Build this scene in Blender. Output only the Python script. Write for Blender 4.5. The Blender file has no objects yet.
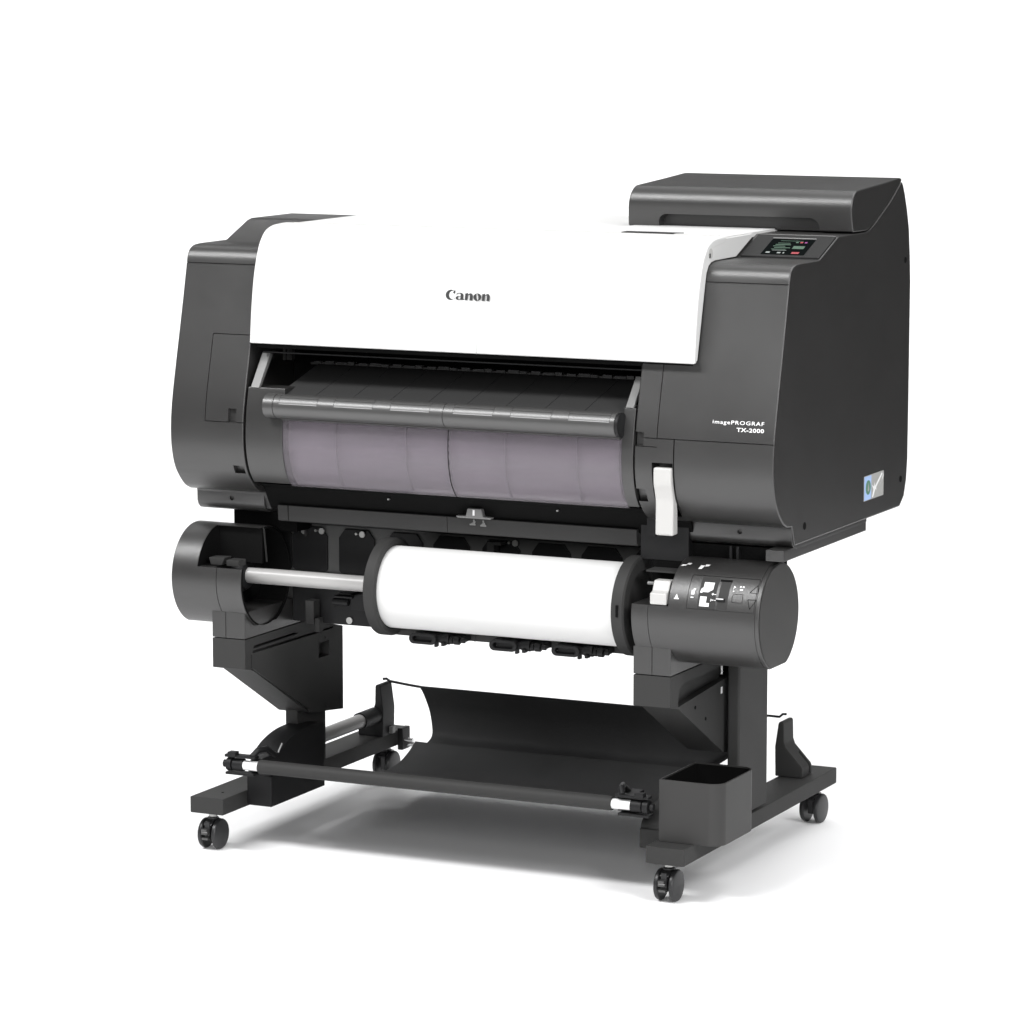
import bpy, bmesh, math, random
from mathutils import Vector, Matrix
random.seed(4)
SC = bpy.context.scene
COL = SC.collection
R = math.radians
PI = math.pi

# ------------------------------------------------------------------ materials
def nodes(name):
    m = bpy.data.materials.new(name); m.use_nodes = True
    nt = m.node_tree
    return m, nt, nt.nodes['Principled BSDF']

def plastic(name, col, rough=.45, spec=.5, grain=.0, gscale=1400, var=.0, coat=0., metal=0.):
    m, nt, b = nodes(name)
    c = (col, col, col) if isinstance(col, float) else col
    b.inputs['Base Color'].default_value = (*c, 1)
    b.inputs['Roughness'].default_value = rough
    b.inputs['Specular IOR Level'].default_value = spec
    b.inputs['Metallic'].default_value = metal
    b.inputs['Coat Weight'].default_value = coat
    tc = nt.nodes.new('ShaderNodeTexCoord')
    if grain:
        n = nt.nodes.new('ShaderNodeTexNoise'); n.inputs['Scale'].default_value = gscale
        n.inputs['Detail'].default_value = 2
        bp = nt.nodes.new('ShaderNodeBump'); bp.inputs['Strength'].default_value = grain
        bp.inputs['Distance'].default_value = .0004
        nt.links.new(tc.outputs['Object'], n.inputs['Vector'])
        nt.links.new(n.outputs['Fac'], bp.inputs['Height'])
        nt.links.new(bp.outputs['Normal'], b.inputs['Normal'])
    if var:
        n = nt.nodes.new('ShaderNodeTexNoise'); n.inputs['Scale'].default_value = 9
        n.inputs['Detail'].default_value = 5
        r = nt.nodes.new('ShaderNodeMapRange')
        r.inputs['To Min'].default_value = rough - var; r.inputs['To Max'].default_value = rough + var
        nt.links.new(tc.outputs['Object'], n.inputs['Vector'])
        nt.links.new(n.outputs['Fac'], r.inputs['Value'])
        nt.links.new(r.outputs['Result'], b.inputs['Roughness'])
    return m

M = {}
M['case'] = plastic('charcoal_plastic', (.0210, .0205, .0202), .36, .8, .45, 1500, .06)
M['matte'] = plastic('matt_charcoal_plastic', (.034, .0334, .0328), .48, .28, .3, 1300, .05)
M['steel'] = plastic('dark_painted_steel', (.034, .0338, .0334), .58, .15, .3, 1200, .05)
M['black'] = plastic('black_plastic', (.009, .009, .0095), .5, .25, .2, 900, .05)
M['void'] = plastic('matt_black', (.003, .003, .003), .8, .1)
M['guide'] = plastic('dark_paper_guide', (.016, .016, .016), .6, .18, .1, 700)
M['tube'] = plastic('satin_grey_plastic', (.040, .0395, .039), .38, .9, .1, 1500, .03)
M['deck'] = plastic('pale_grey_deck', (.42, .42, .415), .5, .3)
M['web'] = plastic('grey_web_steel', (.085, .085, .084), .5, .3)
M['eject'] = plastic('ribbed_guide_plastic', (.034, .034, .034), .6, .15, .2, 700)
M['white'] = plastic('white_plastic', (.62, .62, .615), .4, .5, .1, 1500, .03)
M['lever'] = plastic('light_grey_plastic', (.45, .445, .435), .4, .5)
M['bar'] = plastic('grey_bar', (.15, .15, .148), .4, .5)
M['paper'] = plastic('roll_paper', (.66, .66, .655), .75, .2, .05, 600)
M['alu'] = plastic('brushed_spindle', (.34, .335, .33), .34, .5, .1, 500, .05)
M['chrome'] = plastic('bright_metal', (.75, .75, .75), .22, .5, metal=1.)
M['cap'] = plastic('white_tube_end', (.85, .85, .85), .35)
M['ink'] = plastic('printed_black', (.022, .022, .023), .5)
M['mark'] = plastic('printed_white', (.75, .75, .75), .5)
M['seam'] = plastic('seam_grey', (.30, .30, .30), .6)
M['cloth'] = plastic('black_basket_cloth', (.034, .034, .0345), .7, .25, .8, 700, .06)
M['rubber'] = plastic('caster_nylon', (.018, .018, .019), .36, .4, .05, 400, .04)
M['bolt'] = plastic('zinc_bolt', (.42, .42, .41), .35, .5, metal=.6)
M['blue'] = plastic('sticker_blue', (.36, .50, .78), .4)
M['green'] = plastic('sticker_green', (.10, .22, .16), .4)
M['film'] = plastic('sticker_grey', (.36, .36, .35), .35)
M['screen'] = plastic('screen_black', (.004, .005, .005), .5, .0)

def emit(name, col, s):
    m, nt, b = nodes(name)
    b.inputs['Base Color'].default_value = (*[c * .2 for c in col], 1)
    b.inputs['Emission Color'].default_value = (*col, 1)
    b.inputs['Emission Strength'].default_value = s
    return m
M['s_green'] = emit('screen_green', (.10, .22, .14), .35)
M['s_red'] = emit('screen_red', (.55, .05, .07), .55)
M['s_white'] = emit('screen_white', (.55, .6, .58), .4)
M['s_blue'] = emit('screen_magenta', (.35, .06, .30), .8)

def window_mat():
    m, nt, b = nodes('smoked_window')
    b.inputs['Base Color'].default_value = (.180, .166, .182, 1)
    b.inputs['Roughness'].default_value = .24
    b.inputs['Specular IOR Level'].default_value = .6
    t = nt.nodes.new('ShaderNodeBsdfTransparent'); t.inputs['Color'].default_value = (.89, .86, .895, 1)
    mx = nt.nodes.new('ShaderNodeMixShader')
    tc = nt.nodes.new('ShaderNodeTexCoord'); mp = nt.nodes.new('ShaderNodeMapping')
    mp.inputs['Scale'].default_value = (5, 30, 38)
    n = nt.nodes.new('ShaderNodeTexNoise'); n.inputs['Scale'].default_value = 1.0; n.inputs['Detail'].default_value = 3
    r = nt.nodes.new('ShaderNodeMapRange'); r.inputs['To Min'].default_value = .16; r.inputs['To Max'].default_value = .52
    nt.links.new(tc.outputs['Object'], mp.inputs['Vector']); nt.links.new(mp.outputs[0], n.inputs['Vector'])
    nt.links.new(n.outputs['Fac'], r.inputs['Value']); nt.links.new(r.outputs[0], mx.inputs['Fac'])
    out = nt.nodes['Material Output']
    nt.links.new(t.outputs[0], mx.inputs[1]); nt.links.new(b.outputs[0], mx.inputs[2])
    nt.links.new(mx.outputs[0], out.inputs['Surface'])
    return m
M['window'] = window_mat()
M['winback'] = plastic('grey_guide_behind_window', (.37, .36, .37), .5, .4)

def floor_mat():
    m, nt, b = nodes('studio_paper')
    b.inputs['Base Color'].default_value = (.93, .93, .935, 1)
    b.inputs['Roughness'].default_value = .75
    b.inputs['Specular IOR Level'].default_value = .15
    n = nt.nodes.new('ShaderNodeTexNoise'); n.inputs['Scale'].default_value = 60
    tc = nt.nodes.new('ShaderNodeTexCoord'); bp = nt.nodes.new('ShaderNodeBump')
    bp.inputs['Strength'].default_value = .03
    nt.links.new(tc.outputs['Object'], n.inputs['Vector'])
    nt.links.new(n.outputs['Fac'], bp.inputs['Height'])
    nt.links.new(bp.outputs['Normal'], b.inputs['Normal'])
    return m
M['floor'] = floor_mat()

# ------------------------------------------------------------------ mesh tools
class MB:
    def __init__(s): s.v = []; s.f = []; s.m = []
    def add(s, vs, fs, mi=0):
        o = len(s.v); s.v += [tuple(v) for v in vs]
        s.f += [tuple(i + o for i in f) for f in fs]; s.m += [mi] * len(fs)
        return s
    def box(s, x0, x1, y0, y1, z0, z1, mi=0):
        vs = [(x, y, z) for x in (x0, x1) for y in (y0, y1) for z in (z0, z1)]
        return s.add(vs, [(0, 1, 3, 2), (4, 6, 7, 5), (0, 4, 5, 1), (2, 3, 7, 6), (0, 2, 6, 4), (1, 5, 7, 3)], mi)
    def prism(s, prof, x0, x1, mi=0, axis='x'):
        n = len(prof)
        if axis == 'x':  vs = [(x0, a, b) for a, b in prof] + [(x1, a, b) for a, b in prof]
        elif axis == 'y': vs = [(a, x0, b) for a, b in prof] + [(a, x1, b) for a, b in prof]
        else:            vs = [(a, b, x0) for a, b in prof] + [(a, b, x1) for a, b in prof]
        fs = [tuple(range(n)), tuple(range(2 * n - 1, n - 1, -1))] + [(i, i + n, (i + 1) % n + n, (i + 1) % n) for i in range(n)]
        return s.add(vs, fs, mi)
    def lathe(s, prof, p0, axis='x', n=48, mi=0, caps=True):
        """prof: (t along axis, radius) list; closed with caps where radius is 0"""
        vs = []; fs = []
        for t, r in prof:
            for k in range(n):
                a = 2 * PI * k / n
                c, d = r * math.cos(a), r * math.sin(a)
                if axis == 'x': vs.append((p0[0] + t, p0[1] + c, p0[2] + d))
                elif axis == 'y': vs.append((p0[0] + c, p0[1] + t, p0[2] + d))
                else: vs.append((p0[0] + c, p0[1] + d, p0[2] + t))
        for i in range(len(prof) - 1):
            for k in range(n):
                k2 = (k + 1) % n
                fs.append((i * n + k, i * n + k2, (i + 1) * n + k2, (i + 1) * n + k))
        if caps: fs.append(tuple(range(n))); fs.append(tuple(range((len(prof) - 1) * n, len(prof) * n)))
        return s.add(vs, fs, mi)
    def tube(s, pts, r, n=12, mi=0):
        pts = [Vector(p) for p in pts]; vs = []; fs = []
        up = Vector((0, 0, 1))
        for i, p in enumerate(pts):
            a = pts[max(i - 1, 0)]; b = pts[min(i + 1, len(pts) - 1)]
            d = (b - a).normalized()
            u = d.cross(up)
            if u.length < 1e-3: u = d.cross(Vector((0, 1, 0)))
            u.normalize(); w = u.cross(d)
            for k in range(n):
                t = 2 * PI * k / n
                vs.append(p + u * (r * math.cos(t)) + w * (r * math.sin(t)))
        for i in range(len(pts) - 1):
            for k in range(n):
                k2 = (k + 1) % n
                fs.append((i * n + k, i * n + k2, (i + 1) * n + k2, (i + 1) * n + k))
        fs.append(tuple(range(n))); fs.append(tuple(range((len(pts) - 1) * n, len(pts) * n)))
        return s.add(vs, fs, mi)
    def mesh(s, name='tmp'):
        me = bpy.data.meshes.new(name); me.from_pydata(s.v, [], s.f)
        for p, i in zip(me.polygons, s.m): p.material_index = i
        bm = bmesh.new(); bm.from_mesh(me)
        bmesh.ops.recalc_face_normals(bm, faces=bm.faces[:]); bm.to_mesh(me); bm.free()
        return me

def evaluated(me, bevel=0, seg=2, cut=None, angle=32):
    ob = bpy.data.objects.new('tmp', me); COL.objects.link(ob); co = None
    if bevel:
        b = ob.modifiers.new('b', 'BEVEL'); b.width = bevel; b.segments = seg
        b.limit_method = 'ANGLE'; b.angle_limit = R(angle); b.use_clamp_overlap = True
    if cut is not None:
        co = bpy.data.objects.new('cut', cut); COL.objects.link(co)
        k = ob.modifiers.new('c', 'BOOLEAN'); k.operation = 'DIFFERENCE'; k.object = co
        k.solver = 'EXACT'; k.use_self = True
    dg = bpy.context.evaluated_depsgraph_get(); dg.update()
    out = bpy.data.meshes.new_from_object(ob.evaluated_get(dg))
    bpy.data.objects.remove(ob)
    if co: bpy.data.objects.remove(co)
    return out

def weighted(me):
    ob = bpy.data.objects.new('tmp', me); COL.objects.link(ob)
    k = ob.modifiers.new('w', 'WEIGHTED_NORMAL'); k.keep_sharp = True; k.weight = 60
    dg = bpy.context.evaluated_depsgraph_get(); dg.update()
    out = bpy.data.meshes.new_from_object(ob.evaluated_get(dg), preserve_all_data_layers=True, depsgraph=dg)
    bpy.data.objects.remove(ob)
    return out

def world_origin(o):
    p = Vector((0, 0, 0))
    while o: p += o.location; o = o.parent
    return p

def obj(name, mb, mats, parent=None, bevel=0, seg=2, cut=None, smooth=33, label=None, normals=True):
    """links one mesh object; its vertices are given in world metres, its origin moves to their middle"""
    me = mb.mesh(name) if isinstance(mb, MB) else mb
    if bevel or cut is not None:
        me = evaluated(me, bevel, seg, cut.mesh() if cut is not None else None)
    me.name = name
    n = len(me.vertices)
    if n:
        lo = Vector([min(v.co[i] for v in me.vertices) for i in range(3)])
        hi = Vector([max(v.co[i] for v in me.vertices) for i in range(3)])
        c = (lo + hi) / 2
    else: c = Vector((0, 0, 0))
    me.transform(Matrix.Translation(-c))
    me.materials.clear()
    for m in (mats if isinstance(mats, (list, tuple)) else [mats]): me.materials.append(M[m])
    for p in me.polygons: p.use_smooth = True
    me.set_sharp_from_angle(angle=R(smooth))
    if len(me.polygons) > 5: me = weighted(me)
    me.name = name
    ob = bpy.data.objects.new(name, me); COL.objects.link(ob)
    if parent: ob.parent = parent; ob.location = c - world_origin(parent)
    else: ob.location = c
    if label: ob['label'] = label
    return ob

def thing(name, label, cat, loc, group=None):
    o = bpy.data.objects.new(name, None); COL.objects.link(o); o.location = loc
    o.empty_display_size = .1
    o['label'] = label; o['category'] = cat
    if group: o['group'] = group
    return o

def smooth_path(pts, n=5):
    out = []
    P = [Vector((*p,)) for p in pts]
    for i in range(len(P) - 1):
        p0 = P[max(i - 1, 0)]; p1 = P[i]; p2 = P[i + 1]; p3 = P[min(i + 2, len(P) - 1)]
        for k in range(n):
            t = k / n
            out.append(.5 * ((2 * p1) + (p2 - p0) * t + (2 * p0 - 5 * p1 + 4 * p2 - p3) * t * t + (3 * p1 - p0 - 3 * p2 + p3) * t ** 3))
    out.append(P[-1])
    return [tuple(p) for p in out]

def rrect(x0, x1, y0, y1, r, n=6, corners=(1, 1, 1, 1)):
    """corner order: (x1,y1) (x0,y1) (x0,y0) (x1,y0)"""
    out = []
    for (cx, cy, a0), c in zip(((x1, y1, 0), (x0, y1, 90), (x0, y0, 180), (x1, y0, 270)), corners):
        rr = r if c else 1e-5
        sx = cx - rr if cx == x1 else cx + rr; sy = cy - rr if cy == y1 else cy + rr
        for k in range(n + 1 if c else 1):
            a = R(a0 + (90 * k / n if c else 45))
            out.append((sx + rr * math.cos(a), sy + rr * math.sin(a)))
    return out

# ------------------------------------------------------------------ front surface of the casing (y, z)
FRONT = smooth_path([(.026, .630), (.008, .638), (-.010, .654), (-.025, .674), (-.034, .700), (-.0375, .730), (-.0350, .771),
                     (-.0260, .817), (-.0080, .890), (.0090, .959), (.0225, 1.018)], 4)
CORNER = smooth_path([(.0225, 1.018), (.0265, 1.034), (.0350, 1.045), (.0500, 1.0505), (.075, 1.052)], 8)
def S(z):
    for (y0, z0), (y1, z1) in zip(FRONT[:-1], FRONT[1:]):
        if z0 <= z <= z1: return y0 + (y1 - y0) * (z - z0) / (z1 - z0)
    return FRONT[0][0] if z < FRONT[0][1] else FRONT[-1][0]

def front_band(z0, z1, out, deep):
    """closed (y,z) outline hugging the front surface from z0 to z1, standing 'out' before it and 'deep' behind it"""
    k = max(2, int((z1 - z0) / .006) + 1)
    zs = [z0 + (z1 - z0) * i / k for i in range(k + 1)]
    return [(S(z) - out, z) for z in zs] + [(S(z) + deep, z) for z in reversed(zs)]

def frame_cut(mb, x0, x1, z0, z1, w=.0013, deep=.004, sides='lrtb'):
    if 'l' in sides: mb.prism(front_band(z0, z1, .02, deep), x0 - w / 2, x0 + w / 2)
    if 'r' in sides: mb.prism(front_band(z0, z1, .02, deep), x1 - w / 2, x1 + w / 2)
    if 'b' in sides: mb.box(x0, x1, S(z0) - .02, S(z0) + deep, z0 - w / 2, z0 + w / 2)
    if 't' in sides: mb.box(x0, x1, S(z1) - .02, S(z1) + deep, z1 - w / 2, z1 + w / 2)

# ------------------------------------------------------------------ setting
# a paper sweep facing the camera: white floor running up into a low backdrop
SW_O = Vector((3.2316, -5.451, 0)); SW_A = Vector((-math.sin(R(25.5)), math.cos(R(25.5)), 0)); SW_R = Vector((math.cos(R(25.5)), math.sin(R(25.5)), 0))
def sweep(l, d, z): return tuple(SW_O + SW_R * l + SW_A * d + Vector((0, 0, z)))
HW = 2.9; HR = 2.3
g = MB().add([sweep(-HW, -1, 0), sweep(HR, -1, 0), sweep(HR, 10.6, 0), sweep(-HW - 1, 10.6, 0)], [(0, 1, 2, 3)])
gr = obj('ground', g, 'floor'); gr['kind'] = 'structure'
prof = [(10.6 + 1.0 * math.sin(R(a)), 1.0 - 1.0 * math.cos(R(a))) for a in range(0, 91, 6)] + [(11.6, 1.62)]
b = MB(); n = len(prof)
b.add([sweep(-HW - 1, y, z) for y, z in prof] + [sweep(HR, y, z) for y, z in prof], [(i, i + 1, i + 1 + n, i + n) for i in range(n - 1)])
bd = obj('backdrop', b, 'floor'); bd['kind'] = 'structure'

# ------------------------------------------------------------------ the printer
T = thing('wide_format_printer', 'charcoal wide-format floor printer with white lid, roll unit below and wheeled stand', 'printer', (.49, .30, 0))

# --- left side of the casing
TOPL = [(.16, 1.052), (.235, 1.082), (.250, 1.085), (.395, 1.085), (.575, .99)]
REAR = [(.598, .95), (.602, .92), (.602, .76), (.601, .676), (.596, .64), (.585, .612), (.563, .596), (.060, .596), (.047, .628)]
profL = FRONT + CORNER[1:] + TOPL + REAR
cut = MB(); frame_cut(cut, .068, .16, .757, .904, sides='ltb')
cut.box(-.02, .2, -.02, .0265, 1.0208, 1.0222)
cut.prism(front_band(.757, .780, .02, .008), .113, .1285)
cut.prism(front_band(.668, .682, .02, .010), .118, .139)
lc = obj('side_cover', MB().prism(profL, 0, .1430), 'case', T, .0022, 3, cut)
# lower trim strip on the left
TRIM = [(.049, .6265), (.0495, .606), (.053, .598), (.060, .5925), (.072, .590), (.40, .590), (.40, .6265)]
cut = MB().lathe([(0, .0042), (.02, .0042)], (.070, .04, .613), 'y', 20)
obj('lower_trim', MB().prism(TRIM, 0.0005, .134), 'case', T, .001, 2, cut)

# --- right side of the casing
TOPR = [(.155, 1.0515), (.162, 1.0535), (.240, 1.083), (.248, 1.0850), (.375, 1.0840), (.395, 1.0875), (.42, 1.096), (.496, 1.129), (.540, 1.154), (.551, 1.1600),
        (.558, 1.153), (.567, 1.138), (.580, 1.110), (.591, 1.078), (.598, 1.03)]
profR = FRONT + CORNER[1:] + TOPR + [(.602, .985)] + REAR[1:]
cut = MB(); cut.box(.86, 1.1085, -.02, .0265, 1.0206, 1.0222)
cut.box(.868, 1.1085, -.06, S(.771) + .004, .7702, .7716)           # seam above the lower door
cut.prism(front_band(.771, .8955, .02, .004), .9062, .9076)          # seam left of the big panel
cut.prism(front_band(.646, .771, .02, .005), .9362, .9382)           # door left edge
cut.box(.868, .907, -.06, S(.757) + .004, .7565, .7578)
cut.prism(front_band(.7579, .780, .02, .010), .860, .8835)
cut.prism(front_band(.640, .7318, .02, .030), .899, .9355)           # lever slot
cut.prism(front_band(.665, .687, .02, .012), .860, .886)
rc = obj('side_cover', MB().prism(profR, .8680, 1.110), 'case', T, .0026, 3, cut)
cut = MB().lathe([(0, .0042), (.02, .0042)], (1.018, .04, .615), 'y', 20)
obj('lower_trim', MB().prism(TRIM, .925, 1.1085), 'case', T, .001, 2, cut)
obj('base_plate', MB().prism([(.017, .5935), (.017, .575), (.401, .575), (.401, .5935)], 1.0760, 1.1075), 'case', T, .0012)
obj('support_plate', MB().box(.90, 1.0755, .060, .115, .550, .5895), 'void', T)
obj('support_plate', MB().box(.0450, .17, .100, .40, .553, .5895), 'void', T)
for x in (1.000, 1.012): obj('support_rib', MB().box(x, x + .004, .050, .0598, .560, .590), 'black', T)

# ink cover on top at the right
cb = [(.314, 1.087), (.3090, 1.104), (.3055, 1.120)] + [(.3350 - .0300 * math.cos(R(a)), 1.1255 + .0305 * math.sin(R(a))) for a in range(4, 88, 7)] + \
     [(.350, 1.1568), (.45, 1.1618), (.535, 1.1668), (.546, 1.1665), (.5515, 1.1625), (.540, 1.1556), (.496, 1.1305), (.42, 1.0975), (.395, 1.089), (.375, 1.0862)]
cut = MB().prism(rrect(.7590, 1.0500, 1.06, 1.1095, .016, 8, (1, 1, 0, 0)), .25, .3345, axis='y')
icm = MB().prism(cb, .7015, 1.110)
icm.v = [(x + (.007 * (z - 1.087) / .07 if x < .8 else 0), y, z) for x, y, z in icm.v]
obj('ink_cover', icm, 'case', T, .003, 3, cut)
obj('ink_bay', MB().prism([(.34, 1.086), (.375, 1.0845), (.42, 1.095), (.496, 1.127), (.54, 1.15), (.56, 1.14), (.59, 1.07), (.60, .98), (.34, .98)], .7135, .867), 'black', T)

# rear body behind the lid
obj('chassis', MB().box(.1435, .8675, .150, .585, .60, 1.080), 'black', T)
cut = MB().box(.770, .862, .128, .156, 1.07, 1.12)
obj('top_deck', MB().box(.150, .9640, .110, .56, 1.0805, 1.0868).box(.7135, .9640, .112, .33, 1.0869, 1.0885, 1), ['white', 'deck'], T, 0, 2, cut)
obj('top_slot', MB().prism([(.770, .130), (.845, .130), (.872, .154), (.770, .154)], 1.0872, 1.0898, axis='z'), 'black', T)

# the lid: a shell with closed ends
LO = smooth_path([(-.0245, .8925), (-.0175, .957), (-.0075, 1.010), (.0060, 1.048), (.0170, 1.066), (.0330, 1.0800), (.0560, 1.0872), (.085, 1.0893), (.108, 1.0896)], 5)
LI = [(-.0150, .8925), (-.0090, .957), (.0010, 1.006), (.0190, 1.050), (.0430, 1.072), (.108, 1.0790)]
lid = MB().prism(LO + LI[::-1], .1495, .967)
cut = MB()
for (ya, za), (yb, zb) in zip(LO[:-1], LO[1:]): pass
cut.box(.5778, .5786, -.04, -.0205, .88, .9145)
lid_o = obj('lid', lid, 'white', T, .0039, 4, cut)
obj('lid_seam', MB().prism([(y - .0001, z) for y, z in LO if z < .918] + [(-.020, .915), (-.020, .893)], .5777, .5787), 'seam', lid_o)
obj('lid_back_edge', MB().box(.165, .955, .1075, .1095, 1.0800, 1.0900), 'lever', lid_o)
# end caps of the lid, seen from the right as the grey flank
endp = LO + [(.222, 1.0896), (.226, 1.0830), (.150, 1.0535), (.06, 1.0530), (.044, 1.051), (.033, 1.046), (.0245, 1.035), (.0195, 1.018), (-.0115, .897), (-.0150, .8960)]
endp2 = [(y + .0036, max(.8940, min(z, 1.0893) - .0030)) if (y, z) in LO else (y, min(z, 1.0868)) for y, z in endp]
obj('lid_end', MB().prism(endp2, .9590, .9668), 'white', lid_o, .0012)
obj('lid_end', MB().prism(endp2, .1497, .1575), 'white', lid_o, .0012)
obj('release_mark', MB().lathe([(0, .0085), (.0008, .0085)], (.9665, .040, 1.0655), 'x', 32), 'lever', lid_o)
obj('release_notch', MB().box(.9660, .9678, .034, .0385, 1.059, 1.066), 'black', lid_o)

# matt-black blocks added behind the white lid so its opening looks shaded
obj('lid_shade_block', MB().box(.1560, .9580, -.0085, .0, .884, .8915).box(.156, .958, .0215, .108, .98, 1.045).box(.156, .867, .0, .149, .893, .978).box(.156, .867, .1, .149, .98, 1.079), 'void', T)
obj('inner_rail', MB().box(.160, .866, .004, .010, .8745, .8765), 'black', T)
obj('rear_gap_wall', MB().box(.1445, .8665, .140, .1495, .60, .980), 'void', T)

# ---- logo lettering
def decal(name, polys, mapf, mat, parent, off=.0004):
    mb = MB()
    for i, p in enumerate(polys):
        a = [mapf(u, v, off + i * .00002) for u, v in p]
        mb.add(a, [tuple(range(len(p)))])
    me = bpy.data.meshes.new(name); me.from_pydata(mb.v, [], mb.f)
    return obj(name, me, mat, parent)

def ring(cx, cy, rx, ry, ix, iy, irx, iry, a0=0, a1=360, n=28, tilt=0):
    out = []
    for k in range(n):
        q = []
        for t, (x, y, rx_, ry_) in ((k, (cx, cy, rx, ry)), (k + 1, (cx, cy, rx, ry)), (k + 1, (ix, iy, irx, iry)), (k, (ix, iy, irx, iry))):
            a = R(a0 + (a1 - a0) * t / n)
            u, v = rx_ * math.cos(a), ry_ * math.sin(a)
            if (rx_, ry_) == (irx, iry) and tilt:
                c, s_ = math.cos(R(tilt)), math.sin(R(tilt)); u, v = u * c - v * s_, u * s_ + v * c
            q.append((x + u, y + v))
        out.append(q)
    return out
def glyph(ch):
    if ch == 'C':
        return ring(.54, .49, .54, .52, .78, .49, .42, .43, 48, 318) + [[(.86, .90), (1.02, 1.0), (1.0, .60), (.78, .70)]], 1.12
    if ch == 'a':
        P = [[(.50, .02), (.80, .02), (.80, .52), (.50, .60)], [(.80, .02), (.92, .06), (.92, .12), (.80, .14)]]
        P += ring(.40, .50, .40, .24, .34, .48, .22, .18, 5, 165, 12)
        P += ring(.30, .20, .30, .21, .36, .21, .12, .14, 40, 330, 18)
        return P, 1.0
    if ch == 'n':
        P = [[(.0, 0), (.30, 0), (.30, .74), (.22, .74), (-.05, .66), (-.05, .60), (0, .60)], [(.50, 0), (.82, 0), (.82, .48), (.74, .66), (.62, .73), (.48, .72), (.31, .58), (.31, .50), (.50, .58)]]
        return P, .92
    if ch == 'o':
        return ring(.40, .36, .42, .385, .40, .36, .10, .33, 0, 360, 28, 12), .92
def logo_word(word):
    P = []; x = 0
    for ch in word:
        g_, w = glyph(ch)
        P += [[(u + x, v) for u, v in p] for p in g_]; x += w
    return P, x
def lid_y(z):
    for (y0, z0), (y1, z1) in zip(LO[:-1], LO[1:]):
        if z0 <= z <= z1: return y0 + (y1 - y0) * (z - z0) / (z1 - z0)
P, w = logo_word('Canon')
sx = .0835 / w
decal('brand_logo', P, lambda u, v, o: (.5165 + u * sx, lid_y(.9795 + v * .0160) - o, .9795 + v * .0160), 'ink', lid_o)

def text_mesh(txt, size, sxy=(1, 1), align='LEFT', space=1.0, bold=.0):
    cu = bpy.data.curves.new('t', 'FONT'); cu.body = txt; cu.size = size; cu.align_x = align
    cu.space_character = space; cu.offset = bold; cu.resolution_u = 3
    o = bpy.data.objects.new('t', cu); COL.objects.link(o)
    dg = bpy.context.evaluated_depsgraph_get(); dg.update()
    me = bpy.data.meshes.new_from_object(o.evaluated_get(dg)); bpy.data.objects.remove(o)
    for v in me.vertices: v.co.x *= sxy[0]; v.co.y *= sxy[1]
    return me
def place_text(name, me, mapf, mat, parent, off=.0004):
    for v in me.vertices: v.co = Vector(mapf(v.co.x, v.co.y, off))
    return obj(name, me, mat, parent)
def text_fit(txt, width, height, **k):
    me = text_mesh(txt, 1.0, **k)
    xs = [v.co.x for v in me.vertices]; ys = [v.co.y for v in me.vertices]
    for v in me.vertices:
        v.co.x = (v.co.x - min(xs)) / (max(xs) - min(xs)) * width
        v.co.y = v.co.y / (max(ys)) * height
    return me
fmap = lambda x0, z0: (lambda u, v, o: (x0 + u, S(z0 + v) - o, z0 + v))
place_text('series_lettering', text_fit('imagePROGRAF',    .0885, .0059, bold=.010, space=1.15), fmap(1.0015, .8000), 'mark', rc)
place_text('model_lettering', text_fit('TX-2000', .0470, .0061, bold=.025, space=1.1), fmap(1.0435, .7890), 'mark', rc)

# ---- control panel on the slope at the right
ang = math.atan2(1.083 - 1.0535, .240 - .162)
def slope(u, v, o):     # u along x, v up the slope from its foot
    return (u, .162 + v * math.cos(ang) - o * math.sin(ang), 1.0535 + v * math.sin(ang) + o * math.cos(ang))
def slope_box(mb, x0, x1, v0, v1, o0, o1, mi=0):
    vs = [slope(x, v, o) for x in (x0, x1) for v in (v0, v1) for o in (o0, o1)]
    return mb.add(vs, [(0, 1, 3, 2), (4, 6, 7, 5), (0, 4, 5, 1), (2, 3, 7, 6), (0, 2, 6, 4), (1, 5, 7, 3)], mi)
cp = obj('control_panel', slope_box(MB(), .970, 1.1075, -.002, .0835, -.004, .0028), 'guide', T, .0015, 3)
slope_l = obj('display', slope_box(MB(), 1.003, 1.0785, .005, .0655, .0022, .0034), 'screen', cp, .0004)
obj('display_bezel', slope_box(slope_box(MB(), 1.003, 1.0785, .0658, .0685, .0024, .0042), .9705, 1.107, .0815, .0830, .0024, .0032), 'bar', cp)
def sdec(name, rects, mat, off=.0037):
    return decal(name, [[(a, c), (b_, c), (b_, d), (a, d)] for a, b_, c, d in rects], lambda u, v, o: slope(u, v, o), mat, slope_l, off)
sdec('screen_text', [(1.0185, 1.040, .047, .049), (1.016, 1.043, .041, .0435), (1.014, 1.035, .035, .0375), (1.018, 1.046, .029, .0315), (1.015, 1.040, .023, .0250), (1.050, 1.070, .027, .038), (1.020, 1.060, .0565, .0578)], 's_green')
sdec('screen_line', [(1.018, 1.043, .0195, .0205), (1.010, 1.017, .009, .014), (1.030, 1.036, .0085, .013), (1.040, 1.0425, .0085, .013)], 's_white')
sdec('screen_button', [(1.055, 1.068, .008, .015)], 's_red'); sdec('ink_level_dot', [(1.056, 1.061, .050, .0545)], 's_red')
sdec('ink_level_dot', [(1.064, 1.068, .050, .0545)], 's_blue'); sdec('ink_level_dot', [(1.0485, 1.053, .050, .0545)], 's_green')

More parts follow.
